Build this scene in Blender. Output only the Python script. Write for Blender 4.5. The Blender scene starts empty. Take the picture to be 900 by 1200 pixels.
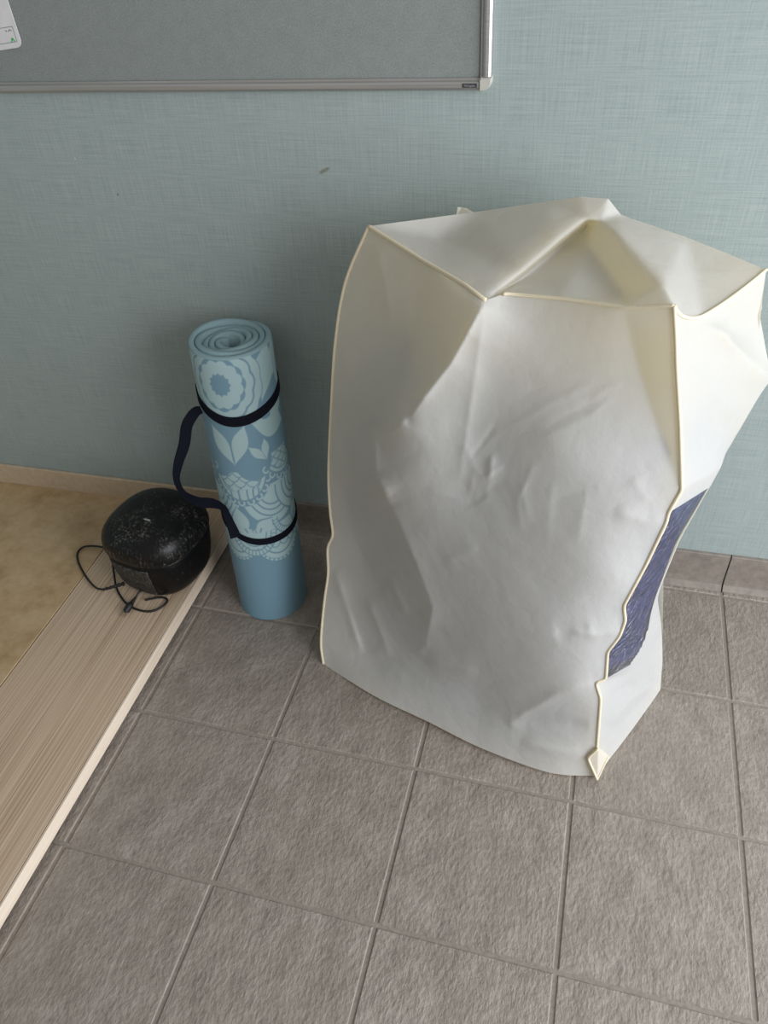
import bpy, bmesh, math, random
import numpy as np
from mathutils import Matrix, Vector

random.seed(4); rng = np.random.default_rng(4)
scene = bpy.context.scene
COL = scene.collection

# ------------------------------------------------------------------ camera
FPX = 916.2234
RC = np.array([[0.96605240, 0.25407057, -0.04680721],
               [0.13299884, -0.64442784, -0.75301001],
               [-0.22148155, 0.72122182, -0.65634214]])      # rows: right, down, forward
CP = np.array([0.81376989, -0.80019718, 1.39324055])
cam_data = bpy.data.cameras.new('camera')
cam_data.sensor_fit = 'VERTICAL'; cam_data.sensor_height = 36.0; cam_data.sensor_width = 27.0
cam_data.lens = FPX * 36.0 / 1200.0
cam_data.clip_start = 0.02
cam = bpy.data.objects.new('camera', cam_data); COL.objects.link(cam)
cam.matrix_world = Matrix(((RC[0][0], -RC[1][0], -RC[2][0], CP[0]),
                           (RC[0][1], -RC[1][1], -RC[2][1], CP[1]),
                           (RC[0][2], -RC[1][2], -RC[2][2], CP[2]),
                           (0, 0, 0, 1)))
scene.camera = cam

# ------------------------------------------------------------------ world, lights, exposure
world = bpy.data.worlds.new('world'); scene.world = world
world.use_nodes = True
bg = world.node_tree.nodes['Background']
bg.inputs[0].default_value = (1.0, 0.985, 0.96, 1)
bg.inputs[1].default_value = 0.325

def area(name, loc, target, sx, sy, power, color):
    l = bpy.data.lights.new(name, 'AREA'); l.shape = 'RECTANGLE'; l.size = sx; l.size_y = sy
    l.energy = power; l.color = color
    o = bpy.data.objects.new(name, l); COL.objects.link(o); o.location = loc
    d = Vector(target) - Vector(loc)
    o.rotation_euler = d.to_track_quat('-Z', 'Y').to_euler()
    return o
# daylight through the glazed entrance to the right of the scene
area('entrance_daylight', (2.9, -0.75, 1.25), (0.5, 0.0, 0.55), 2.5, 2.0, 96, (0.93, 0.965, 1.0))

vs = scene.view_settings
vs.view_transform = 'Standard'; vs.look = 'None'; vs.exposure = 0.2; vs.gamma = 1.0; vs.use_curve_mapping = False

# ------------------------------------------------------------------ geometry of the view (pixel of a 900x1200 frame -> real point)
def ray(x, y): return RC.T @ np.array([(x - 450) / FPX, (y - 600) / FPX, 1.0])
def at_z(x, y, z=0.0): d = ray(x, y); return CP + d * (z - CP[2]) / d[2]
def at_y(x, y, Y): d = ray(x, y); return CP + d * (Y - CP[1]) / d[1]
def at_depth(x, y, t): return CP + ray(x, y) * t
def depth_of(X): return float(RC[2] @ (np.asarray(X) - CP))
def project(X):
    c = (np.asarray(X) - CP) @ RC.T
    return np.stack([450 + FPX * c[..., 0] / c[..., 2], 600 + FPX * c[..., 1] / c[..., 2]], -1)
YAW = 0.02
W0 = np.array([1.2, 0.636, 0.0]); WD = np.array([math.cos(YAW), math.sin(YAW), 0]); WN = np.array([math.sin(YAW), -math.cos(YAW), 0])
def at_wall(x, y, off=0.0):
    d = ray(x, y); return CP + d * (((W0 + WN * off - CP) @ WN) / (d @ WN))
def wall_xz(x, y, off=0.0):
    p = at_wall(x, y, off); return float((p - W0) @ WD), float(p[2])

# ------------------------------------------------------------------ object helpers
def tag(o, label=None, cat=None, group=None, kind=None):
    if label: o['label'] = label
    if cat: o['category'] = cat
    if group: o['group'] = group
    if kind: o['kind'] = kind
    return o
def mesh(name, verts, faces, mat=None, parent=None, smooth=False, recalc=False):
    me = bpy.data.meshes.new(name)
    me.from_pydata([tuple(map(float, v)) for v in verts], [], [tuple(int(i) for i in f) for f in faces])
    if recalc:
        bm = bmesh.new(); bm.from_mesh(me); bmesh.ops.recalc_face_normals(bm, faces=bm.faces); bm.to_mesh(me); bm.free()
    me.update()
    if mat: me.materials.append(mat)
    if smooth: me.polygons.foreach_set('use_smooth', [True] * len(me.polygons))
    o = bpy.data.objects.new(name, me); COL.objects.link(o)
    if parent: o.parent = parent
    return o
def empty(name, loc=(0, 0, 0), rotz=0):
    o = bpy.data.objects.new(name, None); COL.objects.link(o); o.location = loc; o.rotation_euler = (0, 0, rotz)
    o.empty_display_size = 0.05
    return o
def adopt(o, parent):
    """parent o (modelled in world space) to an Empty that stands elsewhere"""
    o.parent = parent
    o.matrix_parent_inverse = Matrix.Translation(parent.location).inverted()
    return o
def box_data(x0, x1, y0, y1, z0, z1, bev=0.0):
    if bev <= 0:
        v = [(x0, y0, z0), (x1, y0, z0), (x1, y1, z0), (x0, y1, z0), (x0, y0, z1), (x1, y0, z1), (x1, y1, z1), (x0, y1, z1)]
        return v, [(0, 3, 2, 1), (4, 5, 6, 7), (0, 1, 5, 4), (1, 2, 6, 5), (2, 3, 7, 6), (3, 0, 4, 7)]
    b = bev
    v = [(x0, y0, z0), (x1, y0, z0), (x1, y1, z0), (x0, y1, z0),
         (x0, y0, z1 - b), (x1, y0, z1 - b), (x1, y1, z1 - b), (x0, y1, z1 - b),
         (x0 + b, y0 + b, z1), (x1 - b, y0 + b, z1), (x1 - b, y1 - b, z1), (x0 + b, y1 - b, z1)]
    f = [(0, 3, 2, 1), (8, 9, 10, 11)]
    for k in range(4):
        n = (k + 1) % 4
        f += [(k, n, 4 + n, 4 + k), (4 + k, 4 + n, 8 + n, 8 + k)]
    return v, f
def box(name, x0, x1, y0, y1, z0, z1, mat, parent=None, bev=0.0):
    v, f = box_data(x0, x1, y0, y1, z0, z1, bev)
    return mesh(name, v, f, mat, parent)
def resample(P, n):
    P = np.asarray(P, float)
    s = np.concatenate([[0], np.cumsum(np.linalg.norm(np.diff(P, axis=0), axis=1))])
    t = np.linspace(0, s[-1], n)
    return np.stack([np.interp(t, s, P[:, k]) for k in range(P.shape[1])], 1)
def catmull(P, per=8):
    P = np.asarray(P, float); Q = np.vstack([2 * P[0] - P[1], P, 2 * P[-1] - P[-2]]); out = []
    for i in range(1, len(Q) - 2):
        p0, p1, p2, p3 = Q[i - 1:i + 3]
        for k in range(per):
            t = k / per
            out.append(0.5 * ((2 * p1) + (-p0 + p2) * t + (2 * p0 - 5 * p1 + 4 * p2 - p3) * t * t + (-p0 + 3 * p1 - 3 * p2 + p3) * t ** 3))
    out.append(P[-1]); return np.array(out)
def smooth_line(P, it=1):
    P = np.array(P, float)
    for _ in range(it):
        Q = P.copy(); Q[1:-1] = 0.5 * P[1:-1] + 0.25 * (P[:-2] + P[2:]); P = Q
    return P
def frames(P, up):
    P = np.asarray(P, float)
    T = np.gradient(P, axis=0); T /= np.linalg.norm(T, axis=1)[:, None] + 1e-12
    S = np.cross(T, up); S /= np.linalg.norm(S, axis=1)[:, None] + 1e-12
    N = np.cross(S, T)
    return T, S, N
def tube_data(P, r, seg=8, up=(0.13, 0.2, 0.97), caps=True, flat=1.0):
    P = np.asarray(P, float); T, S, N = frames(P, np.array(up))
    r = np.broadcast_to(np.asarray(r, float), (len(P),))
    v = []; f = []
    for i in range(len(P)):
        for k in range(seg):
            a = 2 * math.pi * k / seg
            v.append(P[i] + r[i] * (math.cos(a) * S[i] * flat + math.sin(a) * N[i]))
    for i in range(len(P) - 1):
        for k in range(seg):
            n = (k + 1) % seg
            f.append((i * seg + k, i * seg + n, (i + 1) * seg + n, (i + 1) * seg + k))
    if caps:
        f.append(tuple(range(seg))[::-1]); f.append(tuple((len(P) - 1) * seg + k for k in range(seg)))
    return v, f
def merge(*parts):
    V = []; F = []
    for v, f in parts:
        n = len(V); V += [tuple(map(float, p)) for p in v]; F += [tuple(i + n for i in q) for q in f]
    return V, F
def grid_faces(nu, nv, off=0, wrap=False):
    f = []
    for j in range(nv - 1):
        for i in range(nu if wrap else nu - 1):
            n = (i + 1) % nu
            f.append((off + j * nu + i, off + j * nu + n, off + (j + 1) * nu + n, off + (j + 1) * nu + i))
    return f

# ------------------------------------------------------------------ materials
def srgb(r, g, b):
    return tuple(((c / 255) / 12.92 if c / 255 <= 0.04045 else ((c / 255 + 0.055) / 1.055) ** 2.4) for c in (r, g, b)) + (1,)
class N:
    def __init__(self, name):
        self.m = bpy.data.materials.new(name); self.m.use_nodes = True
        self.t = self.m.node_tree; self.b = self.t.nodes['Principled BSDF']; self.out = self.t.nodes['Material Output']
    def node(self, kind, **kw):
        n = self.t.nodes.new(kind)
        for k, v in kw.items():
            if k.startswith('_'): n.inputs[k[1:].replace('_', ' ')].default_value = v
            else: setattr(n, k, v)
        return n
    def link(self, a, b): self.t.links.new(a, b)
    def coord(self, scale=(1, 1, 1), kind='Object', rot=(0, 0, 0)):
        tc = self.node('ShaderNodeTexCoord'); mp = self.node('ShaderNodeMapping')
        mp.inputs['Scale'].default_value = scale; mp.inputs['Rotation'].default_value = rot
        self.link(tc.outputs[kind], mp.inputs['Vector']); return mp.outputs[0]
    def noise(self, vec, scale, detail=4, rough=0.55):
        n = self.node('ShaderNodeTexNoise'); n.inputs['Scale'].default_value = scale
        n.inputs['Detail'].default_value = detail; n.inputs['Roughness'].default_value = rough
        self.link(vec, n.inputs['Vector']); return n.outputs['Fac']
    def ramp(self, fac, stops):
        r = self.node('ShaderNodeValToRGB'); e = r.color_ramp.elements
        while len(e) < len(stops): e.new(0.5)
        for i, (p, c) in enumerate(stops): e[i].position = p; e[i].color = c
        self.link(fac, r.inputs[0]); return r.outputs[0]
    def math(self, op, a, b=None, c=None):
        n = self.node('ShaderNodeMath', operation=op)
        for i, x in enumerate((a, b, c)):
            if x is None: continue
            if isinstance(x, (int, float)): n.inputs[i].default_value = x
            else: self.link(x, n.inputs[i])
        return n.outputs[0]
    def mix(self, fac, a, b, blend='MIX'):
        n = self.node('ShaderNodeMix', data_type='RGBA', blend_type=blend)
        for i, x in ((0, fac), (6, a), (7, b)):
            if isinstance(x, (int, float)): n.inputs[i].default_value = x
            elif isinstance(x, tuple): n.inputs[i].default_value = x
            else: self.link(x, n.inputs[i])
        return n.outputs[2]
    def bump(self, h, strength=0.5, dist=0.002, prev=None):
        n = self.node('ShaderNodeBump'); n.inputs['Strength'].default_value = strength; n.inputs['Distance'].default_value = dist
        self.link(h, n.inputs['Height'])
        if prev is not None: self.link(prev, n.inputs['Normal'])
        return n.outputs[0]
    def done(self, color=None, rough=0.6, normal=None, metal=0.0, spec=0.5):
        b = self.b
        if color is not None:
            if isinstance(color, tuple): b.inputs['Base Color'].default_value = color
            else: self.link(color, b.inputs['Base Color'])
        if isinstance(rough, (int, float)): b.inputs['Roughness'].default_value = rough
        else: self.link(rough, b.inputs['Roughness'])
        b.inputs['Metallic'].default_value = metal
        b.inputs['Specular IOR Level'].default_value = spec
        if normal is not None: self.link(normal, b.inputs['Normal'])
        return self.m
def grey(v): return (v, v, v, 1)
M = {}
# woven teal wall covering
n = N('wall_fabric'); c1 = n.coord((420, 40, 12)); c2 = n.coord((12, 40, 420)); c0 = n.coord((1, 1, 1))
a = n.noise(c1, 1.0, 3); b = n.noise(c2, 1.0, 3); big = n.noise(c0, 1.6, 3); fine = n.noise(c0, 260, 2)
s_ = n.math('ADD', n.math('MULTIPLY', a, 0.5), n.math('MULTIPLY', b, 0.5))
s_ = n.math('ADD', n.math('MULTIPLY', s_, 0.85), n.math('MULTIPLY', fine, 0.15))
col = n.ramp(s_, [(0.33, srgb(141, 153, 153)), (0.5, srgb(158, 170, 169)), (0.67, srgb(174, 184, 182))])
col = n.mix(n.math('MULTIPLY', big, 0.22), col, srgb(140, 152, 148))
def spot(col, x, z, rx, rz, ang, tint, k):
    tc = n.node('ShaderNodeTexCoord'); mp = n.node('ShaderNodeMapping')
    mp.vector_type = 'TEXTURE'; mp.inputs['Location'].default_value = (x, 0, z); mp.inputs['Rotation'].default_value = (0, ang, 0)
    mp.inputs['Scale'].default_value = (rx, 100, rz); n.link(tc.outputs['Object'], mp.inputs['Vector'])
    ln = n.node('ShaderNodeVectorMath', operation='LENGTH'); n.link(mp.outputs[0], ln.inputs[0])
    m = n.ramp(n.math('ADD', ln.outputs['Value'], n.math('MULTIPLY', fine, 0.5)), [(0.75, grey(k)), (1.0, grey(0))])
    return n.mix(m, col, tint)
x, z = wall_xz(380, 200); col = spot(col, x, z, 0.019, 0.0055, -0.5, srgb(120, 125, 108), 0.75)
x, z = wall_xz(138, 228); col = spot(col, x, z, 0.003, 0.004, 0, srgb(95, 100, 95), 0.8)
x, z = wall_xz(88, 186); col = spot(col, x, z, 0.0025, 0.003, 0, srgb(200, 208, 205), 0.8)
M['wall'] = n.done(col, 0.75, n.bump(s_, 0.25, 0.0012), spec=0.25)
# slate-look floor tile
n = N('slate_tile'); cA = n.coord((1, 1, 1), 'Generated')
tc = n.node('ShaderNodeTexCoord'); info = n.node('ShaderNodeObjectInfo')
va = n.node('ShaderNodeVectorMath', operation='ADD'); n.link(tc.outputs['Object'], va.inputs[0])
vm = n.node('ShaderNodeVectorMath', operation='SCALE'); n.link(info.outputs['Location'], vm.inputs[0]); vm.inputs['Scale'].default_value = 3.7
n.link(vm.outputs[0], va.inputs[1])
mp = n.node('ShaderNodeMapping'); mp.inputs['Scale'].default_value = (1.0, 0.55, 1); mp.inputs['Rotation'].default_value = (0, 0, -0.12); n.link(va.outputs[0], mp.inputs[0])
h1 = n.noise(mp.outputs[0], 130, 6, 0.62); h2 = n.noise(mp.outputs[0], 26, 3, 0.5); h3 = n.noise(va.outputs[0], 7, 3, 0.5)
h = n.math('ADD', n.math('MULTIPLY', h1, 0.6), n.math('MULTIPLY', h2, 0.55))
col = n.ramp(h, [(0.38, srgb(126, 117, 109)), (0.57, srgb(147, 137, 128)), (0.75, srgb(164, 155, 146))])
col = n.mix(n.ramp(h3, [(0.35, grey(0)), (0.7, grey(0.45))]), col, srgb(138, 127, 116))
M['tile'] = n.done(col, n.ramp(h1, [(0.3, grey(0.42)), (0.7, grey(0.58))]), n.bump(h, 0.95, 0.006), spec=0.55)
n = N('grout'); c = n.coord(); h = n.noise(c, 160, 4)
M['grout'] = n.done(n.ramp(h, [(0.3, srgb(130, 121, 112)), (0.7, srgb(150, 141, 131))]), 0.85, n.bump(h, 0.4, 0.001))
n = N('skirting_tile'); c = n.coord((1, 1, 1)); h = n.noise(c, 60, 5)
M['skirting'] = n.done(n.ramp(h, [(0.3, srgb(124, 115, 108)), (0.7, srgb(146, 137, 128))]), 0.45, n.bump(h, 0.35, 0.002))
# oak edge board, vinyl floor, trims
def wood(name, dark, mid, light, sx=160, rough=0.5):
    n = N(name); c = n.coord((sx, 1.6, sx)); c2 = n.coord((sx * 0.22, 1.2, 8)); g = n.noise(c, 1, 4); g2 = n.noise(c2, 1, 3)
    h = n.math('ADD', n.math('MULTIPLY', g, 0.93), n.math('MULTIPLY', g2, 0.07))
    col = n.ramp(h, [(0.34, dark), (0.5, mid), (0.64, light)])
    return n.done(col, rough, n.bump(h, 0.25, 0.0008), spec=0.4)
M['oak'] = wood('oak_board', srgb(168, 143, 118), srgb(200, 175, 149), srgb(218, 196, 171), 380)
M['oak_trim'] = wood('oak_trim', srgb(205, 186, 165), srgb(222, 205, 186), srgb(232, 217, 200), 90)
M['beech'] = wood('beech_trim', srgb(190, 170, 144), srgb(196, 176, 150), srgb(202, 183, 158), 60)
n = N('mottled_vinyl'); c = n.coord(); h = n.noise(c, 9, 5, 0.65); h2 = n.noise(c, 45, 4)
h = n.math('ADD', n.math('MULTIPLY', h, 0.7), n.math('MULTIPLY', h2, 0.3))
M['vinyl'] = n.done(n.ramp(h, [(0.36, srgb(166, 138, 100)), (0.5, srgb(188, 159, 121)), (0.64, srgb(200, 174, 138))]), 0.4, n.bump(h2, 0.1, 0.001))
# board
n = N('felt'); c = n.coord(); h = n.noise(c, 420, 3); h2 = n.noise(c, 60, 4)
h = n.math('ADD', n.math('MULTIPLY', h, 0.8), n.math('MULTIPLY', h2, 0.2))
M['felt'] = n.done(n.ramp(h, [(0.35, srgb(126, 132, 130)), (0.65, srgb(146, 151, 149))]), 0.95, n.bump(h, 0.3, 0.0008), spec=0.1)
n = N('anodised_aluminium'); c = n.coord((4, 300, 300)); h = n.noise(c, 1, 2)
M['alu'] = n.done(n.ramp(h, [(0.3, srgb(176, 174, 172)), (0.7, srgb(192, 190, 188))]), 0.38, None, 0.75)
n = N('cap_plastic'); M['cap'] = n.done(n.ramp(n.noise(n.coord(), 90, 2), [(0.3, srgb(186, 184, 176)), (0.7, srgb(192, 190, 182))]), 0.45)
n = N('dark_plate'); M['plate'] = n.done(n.ramp(n.noise(n.coord(), 300, 2), [(0.3, srgb(46, 48, 50)), (0.7, srgb(56, 58, 60))]), 0.5)
n = N('plate_letter'); M['letter'] = n.done(n.ramp(n.noise(n.coord(), 300, 2), [(0.3, srgb(150, 150, 150)), (0.7, srgb(165, 165, 165))]), 0.5)
n = N('card_paper'); M['paper'] = n.done(n.ramp(n.noise(n.coord(), 40, 3), [(0.3, srgb(216, 213, 216)), (0.7, srgb(226, 224, 226))]), 0.35)
n = N('print_grey'); M['ink'] = n.done(n.ramp(n.noise(n.coord(), 200, 2), [(0.3, srgb(110, 108, 112)), (0.7, srgb(130, 128, 132))]), 0.6)
n = N('print_green'); M['green'] = n.done(n.ramp(n.noise(n.coord(), 500, 2), [(0.35, srgb(60, 170, 90)), (0.7, srgb(120, 210, 140))]), 0.5)
# bag cloth: thin non-woven, lets light through
def cloth(name, dif, trans, fac):
    n = N(name); c = n.coord(); f1 = n.noise(c, 900, 2); f2 = n.noise(c, 34, 5, 0.6); f3 = n.noise(c, 10, 3)
    f4 = n.math('ABSOLUTE', n.math('SUBTRACT', n.noise(c, 16, 2, 0.4), 0.5)); nb = n.bump(f4, 0.09, 0.03); nb = n.bump(f2, 0.3, 0.004, nb); nb = n.bump(f1, 0.15, 0.0006, nb)
    col = n.mix(n.ramp(f2, [(0.3, grey(0)), (0.75, grey(0.25))]), dif, srgb(236, 235, 234))
    d = n.node('ShaderNodeBsdfPrincipled'); d.inputs['Roughness'].default_value = 0.6; d.inputs['Specular IOR Level'].default_value = 0.25
    n.link(col, d.inputs['Base Color']); n.link(nb, d.inputs['Normal'])
    t = n.node('ShaderNodeBsdfTranslucent'); t.inputs['Color'].default_value = trans; n.link(nb, t.inputs['Normal'])
    mx = n.node('ShaderNodeMixShader'); mx.inputs[0].default_value = fac
    n.link(d.outputs[0], mx.inputs[1]); n.link(t.outputs[0], mx.inputs[2]); n.link(mx.outputs[0], n.out.inputs[0])
    return n.m
M['cloth'] = cloth('bag_nonwoven', srgb(228, 228, 227), srgb(252, 238, 198), 0.44)
n = N('cream_binding'); f = n.noise(n.coord(), 700, 2)
M['piping'] = n.done(n.ramp(f, [(0.3, srgb(222, 208, 178)), (0.7, srgb(236, 224, 198))]), 0.7, n.bump(f, 0.4, 0.0008))
n = N('clear_vinyl'); f = n.noise(n.coord((1, 1, 3), rot=(0.5, 0.6, 0.2)), 30, 3); nb = n.bump(f, 0.9, 0.02)
g = n.node('ShaderNodeBsdfGlossy'); g.inputs['Roughness'].default_value = 0.12; n.link(nb, g.inputs['Normal'])
tr = n.node('ShaderNodeBsdfTransparent'); tr.inputs[0].default_value = (0.95, 0.96, 0.97, 1)
fr = n.node('ShaderNodeFresnel'); fr.inputs[0].default_value = 1.5; n.link(nb, fr.inputs['Normal'])
mx = n.node('ShaderNodeMixShader'); n.link(n.math('ADD', fr.outputs[0], 0.06), mx.inputs[0]); n.link(tr.outputs[0], mx.inputs[1]); n.link(g.outputs[0], mx.inputs[2]); n.link(mx.outputs[0], n.out.inputs[0])
M['vinyl_clear'] = n.m
n = N('navy_quilt'); c = n.coord((1, 1, 2.2), rot=(0.4, 0.7, 0)); f = n.noise(c, 26, 4); f2 = n.noise(n.coord(), 600, 2)
M['navy'] = n.done(n.ramp(f, [(0.35, srgb(58, 67, 112)), (0.65, srgb(88, 98, 148))]), 0.7, n.bump(f, 0.8, 0.02))
# mat
n = N('mat_print'); ca = n.node('ShaderNodeVertexColor', layer_name='print'); f = n.noise(n.coord(), 500, 2)
M['print'] = n.done(n.mix(n.math('MULTIPLY', f, 0.08), ca.outputs[0], srgb(90, 110, 120)), 0.55, n.bump(f, 0.15, 0.0006), spec=0.35)
n = N('mat_foam'); f = n.noise(n.coord(), 500, 3)
M['foam'] = n.done(n.ramp(f, [(0.3, srgb(132, 160, 168)), (0.7, srgb(150, 176, 182))]), 0.7, n.bump(f, 0.3, 0.0008))
n = N('navy_webbing'); f = n.noise(n.coord(), 900, 2)
M['web'] = n.done(n.ramp(f, [(0.3, srgb(12, 14, 24)), (0.7, srgb(22, 24, 36))]), 0.9, n.bump(f, 0.5, 0.0006), spec=0.15)
# appliance
n = N('scuffed_black'); c = n.coord((1, 1, 1)); c2 = n.coord((30, 30, 9)); 
s1 = n.noise(c2, 7, 6, 0.75); s2 = n.noise(c, 14, 3)
m = n.math('MULTIPLY', n.ramp(s1, [(0.53, grey(0)), (0.64, grey(1))]), n.ramp(s2, [(0.4, grey(0)), (0.6, grey(0.8))]))
M['black'] = n.done(n.mix(m, srgb(15, 15, 16), srgb(135, 130, 120)), n.math('ADD', n.math('MULTIPLY', s2, 0.2), 0.26), n.bump(s1, 0.1, 0.001), spec=0.3)
n = N('black_moulding'); c = n.coord(); s2 = n.noise(c, 14, 3); s1 = n.noise(n.coord((30, 30, 9)), 7, 6, 0.75)
m = n.math('MULTIPLY', n.ramp(s1, [(0.58, grey(0)), (0.68, grey(1))]), n.ramp(s2, [(0.5, grey(0)), (0.65, grey(0.5))]))
M['black_body'] = n.done(n.mix(m, srgb(13, 13, 14), srgb(100, 97, 90)), 0.36, spec=0.25)
n = N('scratched_panel'); c2 = n.coord((60, 60, 14)); s1 = n.noise(c2, 6, 6, 0.75)
M['black_panel'] = n.done(n.mix(n.ramp(s1, [(0.48, grey(0)), (0.72, grey(0.85))]), srgb(24, 24, 24), srgb(128, 124, 116)), 0.6)
n = N('black_rubber'); f = n.noise(n.coord(), 200, 2)
M['rubber'] = n.done(n.ramp(f, [(0.3, srgb(16, 16, 17)), (0.7, srgb(28, 28, 29))]), 0.5)
n = N('steel_blade'); M['steel'] = n.done(n.ramp(n.noise(n.coord(), 200, 2), [(0.3, srgb(130, 126, 118)), (0.7, srgb(160, 156, 148))]), 0.35, None, 0.9)

# ================================================================== the setting
w = empty('wall_origin'); bpy.data.objects.remove(w)
v, f = box_data(-2.85, 1.5, 0.0, 0.12, 0.0, 2.6)
wall = mesh('wall_back', v, f, M['wall']); wall.location = W0; wall.rotation_euler = (0, 0, YAW); tag(wall, kind='structure')
def on_wall(o): o.location = W0; o.rotation_euler = (0, 0, YAW); return o

# unseen wall added beyond the raised floor to cut ambient light from the left
wl_ = box('added_wall_left', -1.62, -1.5, -2.1, 0.56, 0.0, 2.6, M['wall']); tag(wl_, kind='structure')

# tiled floor: grout bed and single tiles
PITCH = 0.3; G = 0.0065
floor = box('floor', -0.40, 2.7, -2.1, 0.66, -0.06, -0.0022, M['grout']); tag(floor, kind='structure')
def tile_mesh(x, y):
    b = 0.0022
    v, f = box_data(-x / 2, x / 2, -y / 2, y / 2, -0.012, 0.0, b)
    me = bpy.data.meshes.new('floor_tile'); me.from_pydata(v, [], f); me.materials.append(M['tile']); return me
full = tile_mesh(PITCH - G, PITCH - G)
edge_l = tile_mesh(0.05, PITCH - G)
back_s = tile_mesh(PITCH - G, 0.034); back_c = tile_mesh(0.05, 0.034)
def put_tile(me, x, y):
    o = bpy.data.objects.new('floor_tile', me); COL.objects.link(o); o.parent = floor
    o.location = (x, y, random.uniform(-0.0003, 0.0003))
for i in range(0, 8):
    for j in range(-6, 2):
        put_tile(full, (i + 0.5) * PITCH, (j + 0.5) * PITCH)
    put_tile(back_s, (i + 0.5) * PITCH, 2 * PITCH + G / 2 + 0.017)
for j in range(-6, 2): put_tile(edge_l, -G / 2 - 0.025, (j + 0.5) * PITCH)
put_tile(back_c, -G / 2 - 0.025, 2 * PITCH + G / 2 + 0.017)

# cove skirting tiles along the wall, right of the step
sk = mesh('baseboard_back', *box_data(-1.24, 1.5, -0.003, 0.0, -0.002, 0.1), M['grout']); on_wall(sk); tag(sk, kind='structure')
prof = [(0.0, 0.1025), (-0.0075, 0.1025), (-0.0088, 0.1012), (-0.009, 0.05), (-0.0095, 0.028), (-0.012, 0.014), (-0.017, 0.005), (-0.022, 0.0012), (-0.022, -0.002), (0.0, -0.002)]
def skirting(x0, x1):
    v = [(x0, y, z) for y, z in prof] + [(x1, y, z) for y, z in prof]; k = len(prof)
    f = [(i, (i + 1) % k, k + (i + 1) % k, k + i) for i in range(k)] + [tuple(range(k))[::-1], tuple(range(k, 2 * k))]
    o = mesh('skirting_tile', v, f, M['skirting']); o.parent = sk
for i in range(-5, 5):
    x0 = max(i * PITCH + G / 2 - 0.0015, -1.215); skirting(x0, (i + 1) * PITCH - G / 2 + 0.0015)

# raised wooden floor with edge board
ZS = 0.045; XE = -0.0195
rf = box('raised_floor', -1.5, XE - 0.035, -2.1, 0.60, 0.0, 0.02, M['beech']); tag(rf, kind='structure')
# clip planks to the wall line
def wall_y(x): return 0.636 + (x - 1.2) * math.tan(YAW)
def slab(name, x0, x1, y0, z0, z1, mat, parent, bev=0.0015):
    v, f = box_data(x0, x1, y0, wall_y((x0 + x1) / 2) + 0.0, z0, z1, bev)
    v = [(x, y - (wall_y((x0 + x1) / 2) - wall_y(x)) if y > 0.3 else y, z) for x, y, z in v]
    return mesh(name, v, f, mat, parent)
slab('edge_board', -0.3065, XE - 0.0075, -2.1, 0.014, ZS, M['oak'], rf)
slab('edge_trim', XE - 0.007, XE, -2.1, 0.013, ZS + 0.0005, M['oak_trim'], rf)
slab('floor_panel', -1.5, -0.3085, -2.1, 0.012, ZS, M['vinyl'], rf)
bl = mesh('baseboard_left', *box_data(-2.7, -1.217, -0.009, 0.0, ZS - 0.001, 0.108, 0.002), M['beech']); on_wall(bl); tag(bl, kind='structure')

# ================================================================== notice board
ang = math.radians(0.75)
bx, bz = wall_xz(577, 104); bx = float(bx)
board = empty('notice_board', tuple(W0 + WD * bx + np.array([0, 0, bz])), 0)
board.rotation_euler = (0, 0, YAW)
board.rotation_euler = (Matrix.Rotation(YAW, 3, 'Z') @ Matrix.Rotation(-ang, 3, 'Y')).to_euler()
tag(board, 'grey felt notice board in silver aluminium frame hung on the teal wall', 'notice board')
BW, BH, FW, FD = 1.8, 0.9, 0.0185, 0.016
mesh('felt_panel', *box_data(-BW + 0.01, -0.008, -0.007, -0.002, 0.01, BH - 0.01), M['felt'], board)
def rail(pts_fn, name):
    # rounded rail profile in (across, out) swept between two ends
    prof = [(0, 0), (0, 0.009), (0.0015, 0.0125), (0.005, 0.0155), (0.010, 0.016), (0.0135, 0.0145), (0.0155, 0.0115), (0.0165, 0.0105), (0.0185, 0.0105), (0.0185, 0)]
    a, b = pts_fn; k = len(prof)
    v = [a(p, q) for p, q in prof] + [b(p, q) for p, q in prof]
    f = [(i, (i + 1) % k, k + (i + 1) % k, k + i) for i in range(k)] + [tuple(range(k))[::-1], tuple(range(k, 2 * k))]
    return mesh(name, v, f, M['alu'], board, recalc=True)
rail((lambda p, q: (-BW + 0.02, -q, p), lambda p, q: (-0.0205, -q, p)), 'frame_rail')
rail((lambda p, q: (-BW + 0.02, -q, BH - p), lambda p, q: (-0.0205, -q, BH - p)), 'frame_rail')
rail((lambda p, q: (-p, -q, 0.0205), lambda p, q: (-p, -q, BH - 0.0205)), 'frame_rail')
rail((lambda p, q: (-BW + p, -q, 0.0205), lambda p, q: (-BW + p, -q, BH - 0.0205)), 'frame_rail')
def corner(cx, cz, sx, sz):
    # quarter-round corner cap with domed face
    R = 0.021; rings = [(1.0, 0.0), (1.0, 0.011), (0.93, 0.0155), (0.80, 0.0175)]
    v = []; out = []
    base = [(0.0, 0.0)] 
    pts = [(R, 0.0)] + [(R - 0.016 + 0.016 * math.cos(t), R - 0.016 + 0.016 * math.sin(t)) for t in np.linspace(0, math.pi / 2, 9)] + [(0.0, R), (0.0, R - 0.019 + 0.0), (0.002, 0.002), (R - 0.019, 0.0)]
    pts = np.array(pts); ce = pts.mean(0); k = len(pts)
    for s, q in rings:
        for p in ce + (pts - ce) * s: v.append((cx + sx * p[0], -q, cz + sz * p[1]))
    f = grid_faces(k, len(rings), wrap=True) + [tuple(range(k))[::-1], tuple(range(3 * k, 4 * k))]
    return mesh('corner_cap', v, f, M['cap'], board, smooth=False, recalc=True)
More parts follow.
